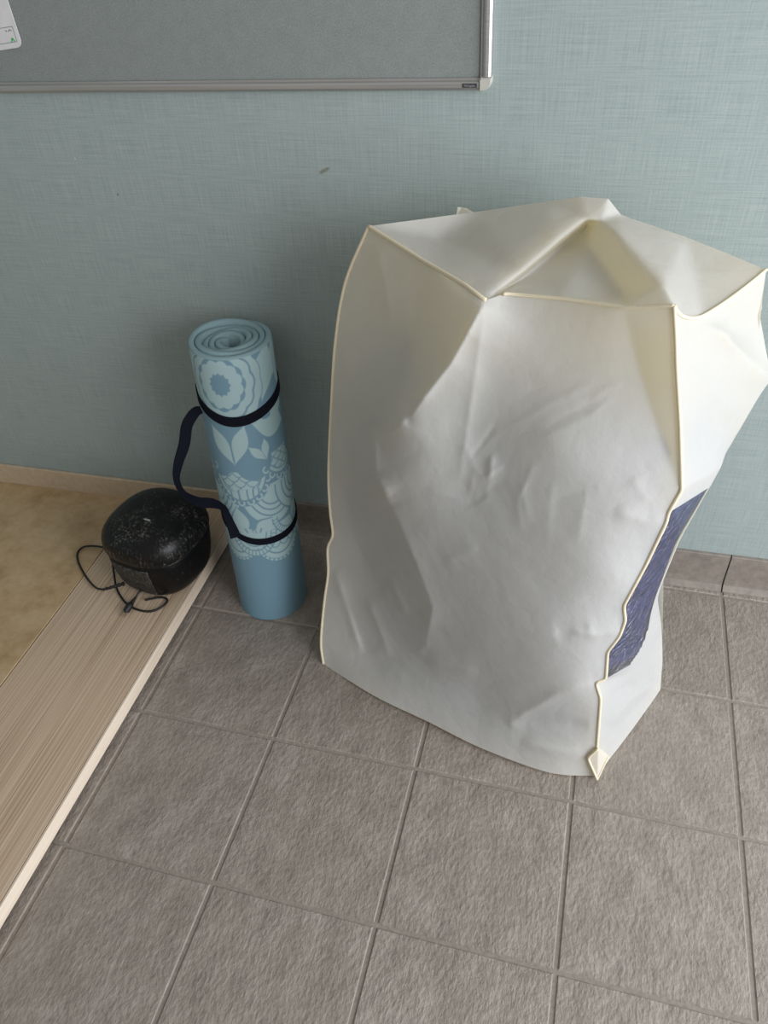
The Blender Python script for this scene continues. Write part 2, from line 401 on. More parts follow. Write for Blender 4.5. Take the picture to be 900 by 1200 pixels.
for cx, sx in ((-0.0205, 1), (-BW + 0.0205, -1)):
    for cz, sz in ((0.0205, -1), (BH - 0.0205, 1)): corner(cx, cz, sx, sz)
pl = mesh('name_plate', *box_data(-0.0475, -0.0235, -0.0166, -0.0145, 0.0055, 0.0115), M['plate'], board)
tx = bpy.data.curves.new('plate_lettering', 'FONT'); tx.body = 'Nichigaku'; tx.size = 0.0046; tx.align_x = 'CENTER'; tx.align_y = 'CENTER'; tx.extrude = 0.0001
to = bpy.data.objects.new('plate_lettering', tx); COL.objects.link(to)
bpy.context.view_layer.update()
dg = bpy.context.evaluated_depsgraph_get(); lm = bpy.data.meshes.new_from_object(to.evaluated_get(dg)); bpy.data.objects.remove(to)
lm.materials.clear(); lm.materials.append(M['letter']); lo = bpy.data.objects.new('plate_lettering', lm); COL.objects.link(lo)
lo.parent = pl; lo.location = (-0.0355, -0.0168, 0.0085); lo.rotation_euler = (math.pi / 2, 0, 0)

# laminated card pinned on the felt
def card():
    cz = wall_xz(12, 60, 0.012); br = np.array(cz)
    tr = np.array(wall_xz(8, 0, 0.012)); a = np.array(wall_xz(23.5, 47, 0.012))
    up = tr - a; up /= np.linalg.norm(up); left = np.array([-up[1], up[0]]) if True else None
    lo = np.array(wall_xz(0, 60.5, 0.012)) - np.array(wall_xz(13, 58.5, 0.012)); lo /= np.linalg.norm(lo)
    Wc, Hc, rr = 0.12, 0.17, 0.012
    corner_pt = a - up * 0.011
    e = empty('hanging_card', tuple(W0 + WD * corner_pt[0] + WN * 0.009 + np.array([0, 0, corner_pt[1]])), 0)
    tag(e, 'white laminated card with green mark pinned tilted on the grey notice board', 'card')
    def P(s, t, q):  # s leftwards, t upwards, q out of the wall
        d2 = lo * s + up * t
        return tuple(WD * d2[0] + np.array([0, 0, d2[1]]) + WN * q)
    out = []
    for cx, cy, a0 in ((rr, rr, 180), (Wc - rr, rr, 270), (Wc - rr, Hc - rr, 0), (rr, Hc - rr, 90)):
        for t in np.linspace(0, 90, 7):
            g = math.radians(a0 + t); out.append((cx + rr * math.cos(g), cy + rr * math.sin(g)))
    k = len(out)
    v = [P(s, t, 0.0) for s, t in out] + [P(s, t, 0.0016) for s, t in out]
    f = [tuple(range(k)), tuple(range(k, 2 * k))] + [(i, (i + 1) % k, k + (i + 1) % k, k + i) for i in range(k)]
    mesh('card_sheet', v, f, M['paper'], e, recalc=True)
    def strip(name, pts, wd, mat):
        V = []; F = []
        for (s0, t0), (s1, t1) in zip(pts[:-1], pts[1:]):
            d = np.array([s1 - s0, t1 - t0]); d /= np.linalg.norm(d); q = np.array([-d[1], d[0]]) * wd / 2
            b = len(V)
            for z in (0.0015, 0.0018):
                for c in ((s0 + q[0], t0 + q[1]), (s1 + q[0], t1 + q[1]), (s1 - q[0], t1 - q[1]), (s0 - q[0], t0 - q[1])): V.append(P(c[0], c[1], z))
            F += [(b, b + 1, b + 2, b + 3), (b + 4, b + 5, b + 6, b + 7)] + [(b + i, b + (i + 1) % 4, b + 4 + (i + 1) % 4, b + 4 + i) for i in range(4)]
        mesh(name, V, F, mat, e, recalc=True)
    strip('printed_frame', [(0.008, 0.0095), (0.008, 0.033), (0.112, 0.033), (0.112, 0.0095), (0.008, 0.0095)], 0.0009, M['ink'])
    strip('printed_writing', [(0.0125, 0.0265), (0.016, 0.029), (0.019, 0.026)], 0.0014, M['ink'])
    strip('printed_writing', [(0.022, 0.026), (0.025, 0.029)], 0.0014, M['ink'])
    strip('printed_green_mark', [(0.0125, 0.0105), (0.016, 0.0155), (0.0195, 0.0100)], 0.003, M['green'])
card()

# ================================================================== yoga mat
MB, MT, MH, MR0, MR1 = np.array([0.154, 0.378]), np.array([0.107, 0.498]), 0.637, 0.0885, 0.092
PHI0 = math.atan2(-0.80 - 0.42, 0.81 - 0.13)
mat_e = empty('yoga_mat', (MB[0], MB[1], 0))
tag(mat_e, 'rolled light blue yoga mat with pale mandala print leaning on the wall', 'yoga mat')
def axis(z): k = np.asarray(z) / MH; return MB[0] + (MT[0] - MB[0]) * k, MB[1] + (MT[1] - MB[1]) * k
def mrad(z): return MR0 + (MR1 - MR0) * np.asarray(z) / MH
def mat_pt(ang, z, r): ax, ay = axis(z); return np.stack([ax + r * np.cos(ang), ay + r * np.sin(ang), z + 0 * ang], -1)
TH = 0.0132; TURNS = 5.05; A_END = PHI0 + math.radians(200)      # the loose outer end lies at the back
def spiral():
    n = int(TURNS * 64); V = []; nz = 16
    th = np.linspace(0, TURNS * 2 * math.pi, n)
    for t in th:
        a = A_END - t; turn = t / (2 * math.pi)
        k = 1 - TH * turn / MR1
        topz = MH - 0.014 * max(0, 1 - turn) ** 2 + 0.004 * math.sin(1.3 * t) * min(turn, 1) - 0.003 * turn
        th_ = TH * 0.94
        prof = []
        for z in np.linspace(0.0, topz - 0.004, nz): prof.append((0.0, z))
        prof += [(0.0012, topz - 0.0015), (0.0035, topz), (th_ - 0.0035, topz), (th_ - 0.0012, topz - 0.0015)]
        for z in np.linspace(topz - 0.004, 0.0, nz): prof.append((th_, z))
        for d, z in prof:
            V.append(mat_pt(np.array(a), z, max(float(mrad(z)) - TH * turn - d, 0.006)))
    m = 2 * nz + 4
    F = [(i * m + j, (i + 1) * m + j, (i + 1) * m + (j + 1) % m, i * m + (j + 1) % m) for i in range(n - 1) for j in range(m)]
    F += [tuple(range(m)), tuple((n - 1) * m + j for j in range(m))[::-1]]
    return V, F
V, F = spiral()
V = np.array(V) - np.array([MB[0], MB[1], 0])
mesh('foam_roll', V, F, M['foam'], mat_e, smooth=True, recalc=True)

def mandala(s, z):
    """printed pattern in mm (s around the roll, z up); returns 0 ground .. 1 pale print"""
    L = np.zeros_like(s); e = 0.9
    def st(d): return np.clip(0.5 - d / (2 * e), 0, 1)         # inside for d<0
    def paint(mask, val):
        nonlocal L; L = L * (1 - mask) + val * mask
    def dist(cx, cz): return np.hypot(s - cx, z - cz)
    def leaf(x0, z0, x1, z1, w, val=1.0, clip=1.0):
        d = np.array([x1 - x0, z1 - z0], float); ln = np.hypot(*d); d /= ln
        a = (s - x0) * d[0] + (z - z0) * d[1]; b = -(s - x0) * d[1] + (z - z0) * d[0]
        t = np.clip(a / ln, 0, 1); half = w / 2 * np.sin(math.pi * t ** 1.15) ** 1.35
        paint(st(np.abs(b) - half) * st(np.maximum(-a, a - ln)) * clip, val)
    def flower(cx, cz):
        r = dist(cx, cz); th = np.arctan2(z - cz, s - cx); p = np.abs(np.cos(6 * th)); q = np.abs(np.sin(6 * th))
        paint(st(r - (92 + 4 * q)), 0); paint(st(r - (90 + 4 * q)), 1); paint(st(r - (74 + 4 * p)), 0); paint(st(r - (69 + 5 * p)), 1)
        paint(st(r - (53 + 4 * p)), 0); paint(st(r - (46 + 5 * q)), 1); paint(st(r - (25 - 4 * q)), 0)
    def bowl(cx, cz, R, sc=15.0):
        r = dist(cx, cz); low = st(z - cz - 2)
        paint(st(r - R) * low, 1); paint(st(r - R * 0.87) * low, 0); 
        best = np.zeros_like(s)
        for row in range(6, -2, -1):                            # fish scales, upper rows lie over lower ones
            zz = cz - row * sc * 0.8 + 6; ds = (s - cx + (row % 2) * sc + sc) % (2 * sc) - sc
            rr = np.hypot(ds, z - zz); m = st(rr - sc * 1.08)
            best = best * (1 - m) + st(rr - (sc * 1.08 - 2.4)) * m
        paint(st(r - R * 0.82) * low, 1); paint(st(r - R * 0.82) * low * (1 - best), 0.0)
    def loops(cx, cz, R, a0, a1, k):
        for a in np.linspace(math.radians(a0), math.radians(a1), k):
            x, y = cx + R * math.cos(a), cz + R * math.sin(a); r = dist(x, y)
            ca = (s - x) * math.cos(a) + (z - y) * math.sin(a)
            paint(st(np.abs(r - 7.0) - 2.0) * st(-ca - 3), 1)
    def rainbow(cx, cz, R, lo=-1e9):
        r = dist(cx, cz); low = st(z - cz - 12)
        paint(st(r - R) * low, 0)
        for k, (o, i) in enumerate(((R - 4, R - 20), (R - 24, R - 34), (R - 38, R - 47), (R - 51, -1))):
            if o > 0: paint(st(np.maximum(r - o, i - r)) * low, 1)
    def ladder(cx, cz, R0, R1, step):
        r = dist(cx, cz); th = np.arctan2(z - cz, s - cx); low = st(z - cz)
        paint(st(np.maximum(r - R1 - 3, R0 - 3 - r)) * low, 0)
        c = np.abs(((th * (R0 + R1) / 2) / step) % 1 - 0.5)
        paint(st(np.maximum(r - R1, R0 - r)) * low * st((c - 0.36) * step), 1)
    def scallop(cx, cz, R):
        r = dist(cx, cz); th = np.arctan2(z - cz, s - cx); low = st(z - cz - 25)
        paint(st(r - R - 9) * low, 0)
        c = np.abs(((th * R) / 11) % 1 - 0.5)
        paint(st(np.maximum(r - R - 6.5, R + 1.5 - r)) * low * st((c - 0.33) * 11), 1)
        paint(st(r - R) * low, 1); paint(st(np.maximum(r - R + 11, R - 15 - r)) * low, 0)
    P = 232.0
    for o in (-P, 0, P):
        # upper petals beside the flower
        for x in (110,):
            leaf(o + x - 62, 525, o + x - 25, 640, 62); leaf(o + x - 20, 560, o + x + 40, 640, 60)
    for o in (-P, 0, P): flower(o - 38, 576)
    below = st(z - 507)
    paint(below, 0)
    for o in (-P, 0, P):
        leaf(o + 4, 500, o + 112, 458, 62, clip=below); leaf(o + 22, 512, o + 76, 492, 26, 0.0, clip=below); leaf(o + 62, 470, o + 112, 540, 46, clip=below)
        bowl(o - 33, 382, 63); bowl(o + 82, 408, 50, 13)
        paint(st(dist(o + 6, 408) - 46), 0); paint(st(dist(o - 84, 412) - 44), 0)
        leaf(o - 36.6, 400, o - 82, 486, 36); leaf(o - 36.6, 400, o + 0, 490, 36)
        leaf(o + 38.7, 401, o + 0, 440, 19); leaf(o + 38.7, 401, o + 39, 450, 19)
    for o in (-P, 0, P):
        rainbow(o + 42, 332, 84); rainbow(o - 112, 326, 74)
        r = dist(o - 33, 382); m = st(np.maximum(r - 79, 63.5 - r)) * st(z - 372); paint(m, 0)
        loops(o - 33, 382, 70, -150, -18, 8)
        r = dist(o + 82, 408); m = st(np.maximum(r - 66, 50.5 - r)) * st(z - 392); paint(m, 0)
        loops(o + 82, 408, 57, -150, -20, 7)
    for o in (-P, 0, P):
        paint(st(z - 232) , 0)
    for o in (-P, 0, P):
        for q in ((-44, 218, -54, 300, 44), (-20, 222, 30, 266, 40), (118, 220, 96, 272, 38)):
            leaf(o + q[0], q[1] - 3, o + q[2], q[3] + 3, q[4] + 12, 0.0); leaf(o + q[0], q[1], o + q[2], q[3], q[4])
    for o in (-P, 0, P):
        scallop(o + 42, 222, 62); scallop(o - 74, 222, 54); 
    for o in (-P, 0, P):
        ladder(o + 80, 262, 40, 50, 8)
        ladder(o - 24, 236, 46, 57, 9); paint(st(dist(o - 24, 236) - 40) * st(z - 236), 1); paint(st(np.abs(dist(o - 24, 236) - 33) - 1.6) * st(z - 236), 0)
        for k in range(4):
            r = dist(o + 52 + 24 * (k - 1), 202); paint(st(np.abs(r - 12) - 1.3) * st(z - 202), 0)
    return np.clip(L, 0, 1)
def printed():
    na, nz = 620, 640
    t = np.linspace(0.02, 2 * math.pi - 0.01, na); z = np.linspace(0.0005, 1.0, nz)
    tt, kk = np.meshgrid(t, z)
    ang = A_END - tt; turn = tt / (2 * math.pi)
    topz = MH - 0.014 * np.maximum(0, 1 - turn) ** 2 + 0.004 * np.sin(1.3 * tt) * np.minimum(turn, 1) - 0.003 * turn - 0.0042
    zz = kk * topz
    r = mrad(zz) - TH * turn + 0.0003
    r = r * (1 - 0.0 * kk)
    P = mat_pt(ang, zz, r)
    s = ((ang - PHI0 + math.pi) % (2 * math.pi) - math.pi) * 90.0
    L = mandala(s, zz * 1000)
    dark = np.array(srgb(116, 150, 168)[:3]); lite = np.array(srgb(168, 194, 198)[:3])
    C = dark + (lite - dark) * L[..., None]
    P = P.reshape(-1, 3) - np.array([MB[0], MB[1], 0])
    o = mesh('printed_surface', P, grid_faces(na, nz), M['print'], mat_e, smooth=True)
    at = o.data.color_attributes.new('print', 'FLOAT_COLOR', 'POINT')
    at.data.foreach_set('color', np.concatenate([C.reshape(-1, 3), np.ones((na * nz, 1))], 1).astype(np.float32).ravel())
printed()
# the carry strap: two loops and a loose twisted handle
def ribbon(P, Wv, width, thick):
    P = np.asarray(P); Wv = np.asarray(Wv, float); Wv /= np.linalg.norm(Wv, axis=1)[:, None]
    T = np.gradient(P, axis=0); T /= np.linalg.norm(T, axis=1)[:, None]
    Nn = np.cross(T, Wv); Nn /= np.linalg.norm(Nn, axis=1)[:, None]
    width = np.broadcast_to(width, (len(P),)); V = []
    for p, w_, n_, wd in zip(P, Wv, Nn, width):
        for a, b in ((-1, -1), (1, -1), (1, 1), (-1, 1)): V.append(p + w_ * wd / 2 * a + n_ * thick / 2 * b)
    k = len(P); F = [(i * 4 + j, i * 4 + (j + 1) % 4, i * 4 + 4 + (j + 1) % 4, i * 4 + 4 + j) for i in range(k - 1) for j in range(4)]
    F += [(3, 2, 1, 0), tuple(4 * (k - 1) + j for j in range(4))]
    return V, F
strap = empty('carry_strap', (MB[0], MB[1], 0.2))
tag(strap, 'dark navy webbing carry strap looped twice around the rolled yoga mat', 'strap')
def loop(zs, wd, name):
    a = np.radians(np.linspace(-180, 180, 97)); ss = np.degrees(a)
    z = np.interp(ss, [q for q, _ in zs], [q for _, q in zs]) / 1000
    z = np.array([z[(i + np.arange(-7, 8)) % 96].mean() if True else 0 for i in range(97)])
    turn = ((A_END - (PHI0 + a)) % (2 * math.pi)) / (2 * math.pi)
    P = mat_pt(PHI0 + a, z, mrad(z) - TH * np.minimum(turn, 0.86) * 1.0 + 0.0019)
    wv = np.tile(np.array([[MT[0] - MB[0], MT[1] - MB[1], MH]]), (97, 1))
    o = mesh(name, *ribbon(P, wv, wd, 0.0022), M['web']); adopt(o, strap); return o
loop([(-180, 540), (-90, 532), (-62, 519), (-35, 500), (-10, 496), (20, 503), (62, 520), (90, 532), (180, 540)], 0.021, 'strap_loop')
loop([(-180, 262), (-90, 252), (-57, 236), (-25, 217), (0, 212), (30, 212), (58, 211), (90, 225), (180, 262)], 0.0155, 'strap_loop')
d_hi = depth_of(mat_pt(np.array(PHI0 - 1.15), 0.52, 0.094)); d_lo = depth_of(mat_pt(np.array(PHI0 - 0.75), 0.235, 0.094))
pts = [(236, 480, 0.0), (228, 484, 0.06), (219, 499, 0.15), (216, 520, 0.26), (209, 543, 0.4), (207, 562, 0.5), (215, 578, 0.6), (232, 588, 0.7), (250, 590, 0.8), (262, 596, 0.88), (270, 610, 0.95), (276, 630, 1.0)]
P = catmull([at_depth(x, y, d_hi + (d_lo - d_hi) * t - 0.012 * math.sin(math.pi * t)) for x, y, t in pts], 6)
Tn = np.gradient(P, axis=0); Tn /= np.linalg.norm(Tn, axis=1)[:, None]
view = P - CP; view /= np.linalg.norm(view, axis=1)[:, None]
side = np.cross(Tn, view); side /= np.linalg.norm(side, axis=1)[:, None]
k = np.linspace(0, 1, len(P)); tw = np.interp(k, [0, 0.12, 0.25, 0.45, 0.55, 0.68, 0.8, 0.9, 1], [55, 25, 15, 60, 65, 20, 60, 25, 25])
Wv = side * np.cos(np.radians(tw))[:, None] + view * np.sin(np.radians(tw))[:, None]
adopt(mesh('strap_handle', *ribbon(P, Wv, 0.024, 0.0022), M['web'], smooth=False), strap)

# ================================================================== storage bag
FLB, FRB = at_z(379, 778), at_z(699, 909)
dv = FRB - FLB; dv /= np.linalg.norm(dv); nh = np.array([dv[1], -dv[0], 0]); al = math.atan(0.13)
PN = nh * math.cos(al) + np.array([0, 0, math.sin(al)])
def on_front(x, y, dl): d = ray(x, y); return CP + d * (((FLB + PN * dl - CP) @ PN) / (d @ PN))
left_px = catmull([(379, 778), (376, 752), (380, 705), (384.5, 672), (384, 642), (390, 627), (387, 600), (385, 555), (388, 480), (393, 400), (405, 330), (432, 265)], 6)
right_px = [(699, 909), (700, 872), (704, 818), (698, 800), (710, 796), (712, 764), (726, 746), (733, 727), (731, 710), (757, 662), (781, 612), (783, 602), (799, 574), (797, 500), (793, 430), (792, 395), (790, 358)]
bot_px = catmull([(379, 778), (400, 792), (445, 819), (500, 845), (560, 875), (625, 900), (660, 908), (699, 909)], 6)
top_px = [(432, 265), (500, 308), (545, 334), (569, 352), (592, 344), (660, 350), (730, 360), (790, 358)]
samples = [(432, 265, -.11), (500, 308, -.05), (569, 352, .012), (592, 344, -.012), (660, 350, -.02), (730, 360, -.008), (790, 358, 0),
 (396, 385, -.10), (455, 400, -.055), (528, 425, .012), (572, 430, .004), (655, 440, 0.0), (735, 445, -.004), (793, 450, 0.0),
 (387, 490, -.085), (412, 505, -.05), (470, 495, .03), (550, 500, .03), (650, 520, .045), (740, 525, .02), (797, 520, .004),
 (385, 560, -.07), (410, 580, -.045), (446, 560, .028), (540, 580, .055), (650, 605, .066), (735, 600, .045), (799, 574, .008),
 (390, 627, -.055), (425, 650, -.035), (478, 640, .03), (550, 670, .06), (640, 690, .07), (720, 680, .05), (757, 662, .018),
 (382, 690, -.04), (430, 710, -.026), (503, 712, .026), (565, 750, .05), (640, 770, .058), (690, 765, .04), (731, 715, .02), (712, 775, .012),
 (376, 750, -.012), (435, 772, -.006), (495, 785, .012), (560, 820, .022), (630, 850, .028), (675, 840, .02), (704, 818, .01)]
S = np.array(samples, float)
Bp = np.array([(x, y, (at_z(x, y, zz_) - FLB) @ PN) for (x, y), zz_ in zip(resample(bot_px, 9), (.002, .007, .010, .011, .011, .010, .008, .005, .002))])
S = np.vstack([S, Bp])
class TPS:
    def __init__(self, xy, val, lam=2e-3):
        self.c = xy / 100.0; n = len(xy)
        K = self.k(self.c, self.c) + lam * np.eye(n); Pm = np.hstack([np.ones((n, 1)), self.c])
        A = np.block([[K, Pm], [Pm.T, np.zeros((3, 3))]])
        self.w = np.linalg.solve(A, np.concatenate([val, np.zeros(3)]))
    def k(self, a, b):
        d2 = ((a[:, None, :] - b[None]) ** 2).sum(-1); return 0.5 * d2 * np.log(d2 + 1e-12)
    def __call__(self, xy):
        q = xy / 100.0; return self.k(q, self.c) @ self.w[:-3] + self.w[-3] + q @ self.w[-2:]
tps = TPS(S[:, :2], S[:, 2])
def seg_profile(xy, pts, amp, wid, taper=True, sharp=1.0):
    """tent-shaped crease along a polyline; wid in px each side"""
    pts = np.asarray(pts, float); best = np.full(len(xy), 1e9); tb = np.zeros(len(xy))
    ln = np.linalg.norm(np.diff(pts, axis=0), axis=1); tot = ln.sum(); acc = 0
    for a, b, l in zip(pts[:-1], pts[1:], ln):
        t = np.clip(((xy - a) @ (b - a)) / l ** 2, 0, 1); d = np.linalg.norm(xy - (a + t[:, None] * (b - a)), axis=1)
        m = d < best; best[m] = d[m]; tb[m] = (acc + t[m] * l) / tot; acc += l
    g = amp * np.exp(-(best / wid) ** sharp)
    if taper: g *= np.clip(np.minimum(tb, 1 - tb) * 5, 0, 1) ** 0.7
    return g
creases = [
 ([(569, 352), (530, 424), (478, 490)], .006, 6, True, 1.0), ([(478, 490), (438, 499)], .005, 12, True, 1.0), ([(438, 498), (441, 558)], .006, 10, True, 1.0), ([(441, 558), (458, 582)], .004, 9, True, 1.0),
 ([(556, 548), (566, 560), (590, 545)], .0022, 4, True, 1.0), ([(545, 520), (556, 548), (548, 590)], .0016, 5, True, 1.0), ([(576, 532), (574, 562)], .0026, 4, True, 1.0), ([(500, 575), (548, 588)], .0014, 6, True, 1.0),
 ([(618, 560), (606, 590), (612, 625)], .0016, 5, True, 1.0), ([(690, 470), (712, 455), (730, 450)], .0012, 4, True, 1.0), ([(640, 500), (700, 470)], -.0012, 5, True, 1.1),
 ([(569, 352), (528, 425), (476, 492), (440, 515)], .022, 24, True, 1.0),
 ([(438, 498), (441, 557), (457, 592)], .014, 15, True, 1.0),
 ([(441, 557), (464, 603), (488, 660), (507, 712), (500, 752), (488, 768)], .017, 24, True, 1.0),
 ([(490, 462), (474, 499)], -.006, 7, True, 1.2), ([(568, 356), (558, 430), (538, 565)], .0035, 9, True, 1.0),
 ([(584, 494), (550, 540)], -.0016, 3, True, 1.3), ([(578, 530), (570, 585), (545, 600)], .0022, 6, True, 1.0), ([(540, 560), (556, 590), (590, 560)], -.002, 9, True, 1.3),
 ([(628, 535), (612, 575), (620, 612)], .0018, 7, True, 1.1), ([(648, 560), (640, 640)], .0016, 9, True, 1.1), ([(690, 560), (676, 640)], .0016, 9, True, 1.1), ([(640, 590), (700, 570)], -.0015, 10, True, 1.2),
 ([(590, 505), (650, 470), (700, 445)], .0010, 5, True, 1.1), ([(620, 520), (690, 488), (722, 462)], .0010, 5, True, 1.1), ([(600, 470), (640, 452)], -.0009, 6, True, 1.2),
 ([(730, 362), (748, 430), (772, 505), (796, 570)], -.010, 24, True, 1.2),
 ([(720, 600), (760, 612), (782, 605)], .003, 10, True, 1.1), ([(740, 560), (760, 590)], .0018, 10, True, 1.2),
 ([(668, 738), (700, 745), (728, 738)], .005, 8, True, 1.0), ([(650, 742), (690, 735)], -.004, 10, True, 1.3),
 ([(697, 801), (655, 812), (610, 838), (595, 850)], .009, 11, True, 1.0), ([(690, 850), (640, 846), (600, 846)], -.006, 12, True, 1.2), ([(690, 885), (650, 880), (610, 868)], .004, 9, True, 1.0),
 ([(392, 668), (408, 715), (424, 765)], .007, 8, True, 1.0), ([(430, 700), (444, 735), (456, 768)], .005, 8, True, 1.0), ([(400, 690), (430, 768)], -.004, 9, True, 1.2), ([(455, 676), (478, 720)], .004, 9, True, 1.0),
 ([(440, 285), (452, 330), (458, 378)], .006, 12, True, 1.0), ([(492, 318), (487, 370), (465, 440)], -.007, 18, True, 1.3), ([(400, 400), (418, 470), (440, 510)], .004, 14, True, 1.1),
 ([(396, 560), (420, 640), (450, 700)], -.004, 16, True, 1.3), ([(500, 770), (560, 790)], .003, 10, True, 1.1), ([(520, 660), (560, 640)], .002, 12, True, 1.2),
]
def front_delta(xy):
    xy = np.atleast_2d(np.asarray(xy, float)); d = tps(xy)
    for pts, amp, wid, tp, sh in creases: d = d + seg_profile(xy, pts, amp, wid, tp, sh)
    return d
def front_pts(xy):
    xy = np.atleast_2d(np.asarray(xy, float)); dl = front_delta(xy)
    d = np.stack([(xy[:, 0] - 450) / FPX, (xy[:, 1] - 600) / FPX, np.ones(len(xy))], 1) @ RC
    t = (((FLB - CP) @ PN) + dl) / (d @ PN)
    X = CP + d * t[:, None]
    X[:, 2] = np.maximum(X[:, 2], 0.0015)
    return X
NU, NV = 150, 190
def coons():
    u = np.linspace(0, 1, NU); v = np.linspace(0, 1, NV)
    Lp, Rp, Bt, Tp = resample(left_px, NV), resample(right_px, NV), resample(bot_px, NU), resample(top_px, NU)
    U, Vv = np.meshgrid(u, v)
    A = (1 - U)[..., None] * Lp[:, None] + U[..., None] * Rp[:, None]
    Bq = (1 - Vv)[..., None] * Bt[None] + Vv[..., None] * Tp[None]
    Cq = ((1 - U) * (1 - Vv))[..., None] * Bt[0] + (U * (1 - Vv))[..., None] * Bt[-1] + ((1 - U) * Vv)[..., None] * Tp[0] + (U * Vv)[..., None] * Tp[-1]
    return A + Bq - Cq
GP = coons()
front = front_pts(GP.reshape(-1, 2)).reshape(NV, NU, 3)
bag_at = (FLB + FRB) / 2
bag = empty('storage_bag', (float(bag_at[0]), float(bag_at[1]), 0))
tag(bag, 'large cream nonwoven bedding storage bag with clear side window standing on tiles', 'storage bag')
def bag_mesh(name, V, F, mat=None, smooth=True, recalc=False):
    return adopt(mesh(name, V, F, mat or M['cloth'], None, smooth, recalc), bag)
bag_mesh('front_panel', front.reshape(-1, 3), grid_faces(NU, NV))
# --- right side: rows share the front seam
seam_s = np.concatenate([[0], np.cumsum(np.linalg.norm(np.diff(np.array(right_px, float), axis=0), axis=1))]); seam_s /= seam_s[-1]
rows = [ # index in right_px, middle column, back column (px, py, depth Y)
 (0, None, None), (1, (738, 836, .188), (775, 792, .303)), (2, (743, 805, .20), (776.5, 775, .31)), (4, (751, 771, .212), (776, 752, .318)),
 (5, (757, 748, .216), (774.5, 728, .325)), (7, (763, 716, .226), (771, 705, .33)), (8, (769, 696, .235), (771, 688, .335)),
 (9, (795, 634, .27), (793, 634, .38)), (11, (830, 572, .29), (828, 570, .42)), (12, (843, 548, .30), (844, 541, .435)),
 (13, (836, 505, .30), (869, 500, .45)), (14, (846, 432, .30), (901, 444, .455)), (15, (838, 395, .285), (892, 358, .44)), (16, (822, 371, .25), (898, 316, .42))]
vk = np.array([seam_s[r[0]] for r in rows])
mid = np.array([at_z(737, 860, 0.002) if r[1] is None else at_y(*r[1]) for r in rows])
bak = np.array([at_z(774, 808, 0.002) if r[2] is None else at_y(*r[2]) for r in rows])
vv = np.linspace(0, 1, NV)
def col_interp(cp):
    P = np.stack([np.interp(vv, vk, cp[:, k]) for k in range(3)], 1); return smooth_line(P, 6)
midc, bakc = col_interp(mid), col_interp(bak)
NS = 40
sg = np.linspace(0, 1, NS)
side_g = np.zeros((NV, NS, 3))
for j in range(NV):
    p0, p1, p2 = front[j, -1], midc[j], bakc[j]
    l0 = (1 - sg) * (1 - 2 * sg); l1 = 4 * sg * (1 - sg); l2 = sg * (2 * sg - 1)
    quad = l0[:, None] * p0 + l1[:, None] * p1 + l2[:, None] * p2
    lin = np.where((sg < .5)[:, None], p0 + (p1 - p0) * (2 * sg)[:, None], p1 + (p2 - p1) * (2 * sg - 1)[:, None])
    side_g[j] = 0.7 * quad + 0.3 * lin
sxy = project(side_g.reshape(-1, 3)); sd_ = np.zeros(len(sxy))
for pts, amp, wid in (([(824, 374), (850, 402), (880, 428), (906, 452)], .016, 13), ([(802, 430), (838, 462), (858, 490)], .004, 9), ([(850, 380), (878, 392), (894, 362)], -.010, 16),
                      ([(806, 560), (832, 535), (850, 505)], .004, 10), ([(712, 850), (735, 822), (765, 800)], .004, 9), ([(708, 820), (745, 800)], -.003, 10)):
    sd_ += seg_profile(sxy, pts, amp, wid)
fade = np.minimum(1, np.minimum(sg * 5, 1.6 - sg))[None, :, None] * np.minimum(1, (1 - vv) * 25)[:, None, None]
side_g = side_g + sd_.reshape(NV, NS, 1) * fade * np.array([0.83, -0.5, 0.15])
side_g[..., 2] = np.maximum(side_g[..., 2], 0.0015)
j0, j1 = int(round(seam_s[4] * (NV - 1))), int(round(seam_s[11] * (NV - 1)))
i1 = NS // 2
fs = []; fw = []
for j in range(NV - 1):
    for i in range(NS - 1):
        q = (j * NS + i, j * NS + i + 1, (j + 1) * NS + i + 1, (j + 1) * NS + i)
        hj = 0.3 * (j1 - j0); ci = max(0, (i + 0.5 - 0.55 * i1) / (0.45 * i1)); cj = max(0, (j0 + hj - j - 0.5) / hj)
        (fw if (j0 <= j < j1 and i < i1 and ci ** 2 + cj ** 2 < 1.0) else fs).append(q)
bag_mesh('side_panel', side_g.reshape(-1, 3), fs)
ids = sorted({k for q in fw for k in q}); re_ = {k: n_ for n_, k in enumerate(ids)}
bag_mesh('window_pane', side_g.reshape(-1, 3)[ids], [tuple(re_[k] for k in q) for q in fw], M['vinyl_clear'])
# --- top: folded, collapsed cloth
C2 = {}
def fp(x, y): return front_pts([(x, y)])[0]
for k, q in dict(FLT=(432, 265), TL=(500, 308), M=(569, 352), S3=(592, 344), MS=(660, 350), E=(730, 360), FRT=(790, 358)).items(): C2[k] = fp(*q)
for k, q in dict(S1=(560, 248, .50), S2=(635, 237, .49), PK=(682, 230.5, .475), P2=(713, 233, .47), NN=(728, 252, .47), T3=(802, 277, .47), T4=(850, 296, .45), BRT=(898, 316, .42), D=(822, 371, .25),
    A1=(609, 320, .285), A2=(654, 282, .365), A3=(686, 257, .43), B1=(612, 326, .34), B2=(658, 288, .45), B3=(689, 263, .475),
    LP=(704, 259, .43), R1=(727, 277, .365), R2=(776, 331, .25), V1=(690, 290, .425), V2=(731, 347, .29), C1=(815, 322, .36), Q=(520, 280, .45)).items(): C2[k] = at_y(*q)
C2['D'] = side_g[-1, NS // 2]; C2['BRT'] = side_g[-1, -1]; C2['FD'] = side_g[-1, NS // 4]; C2['DB'] = side_g[-1, 3 * NS // 4]
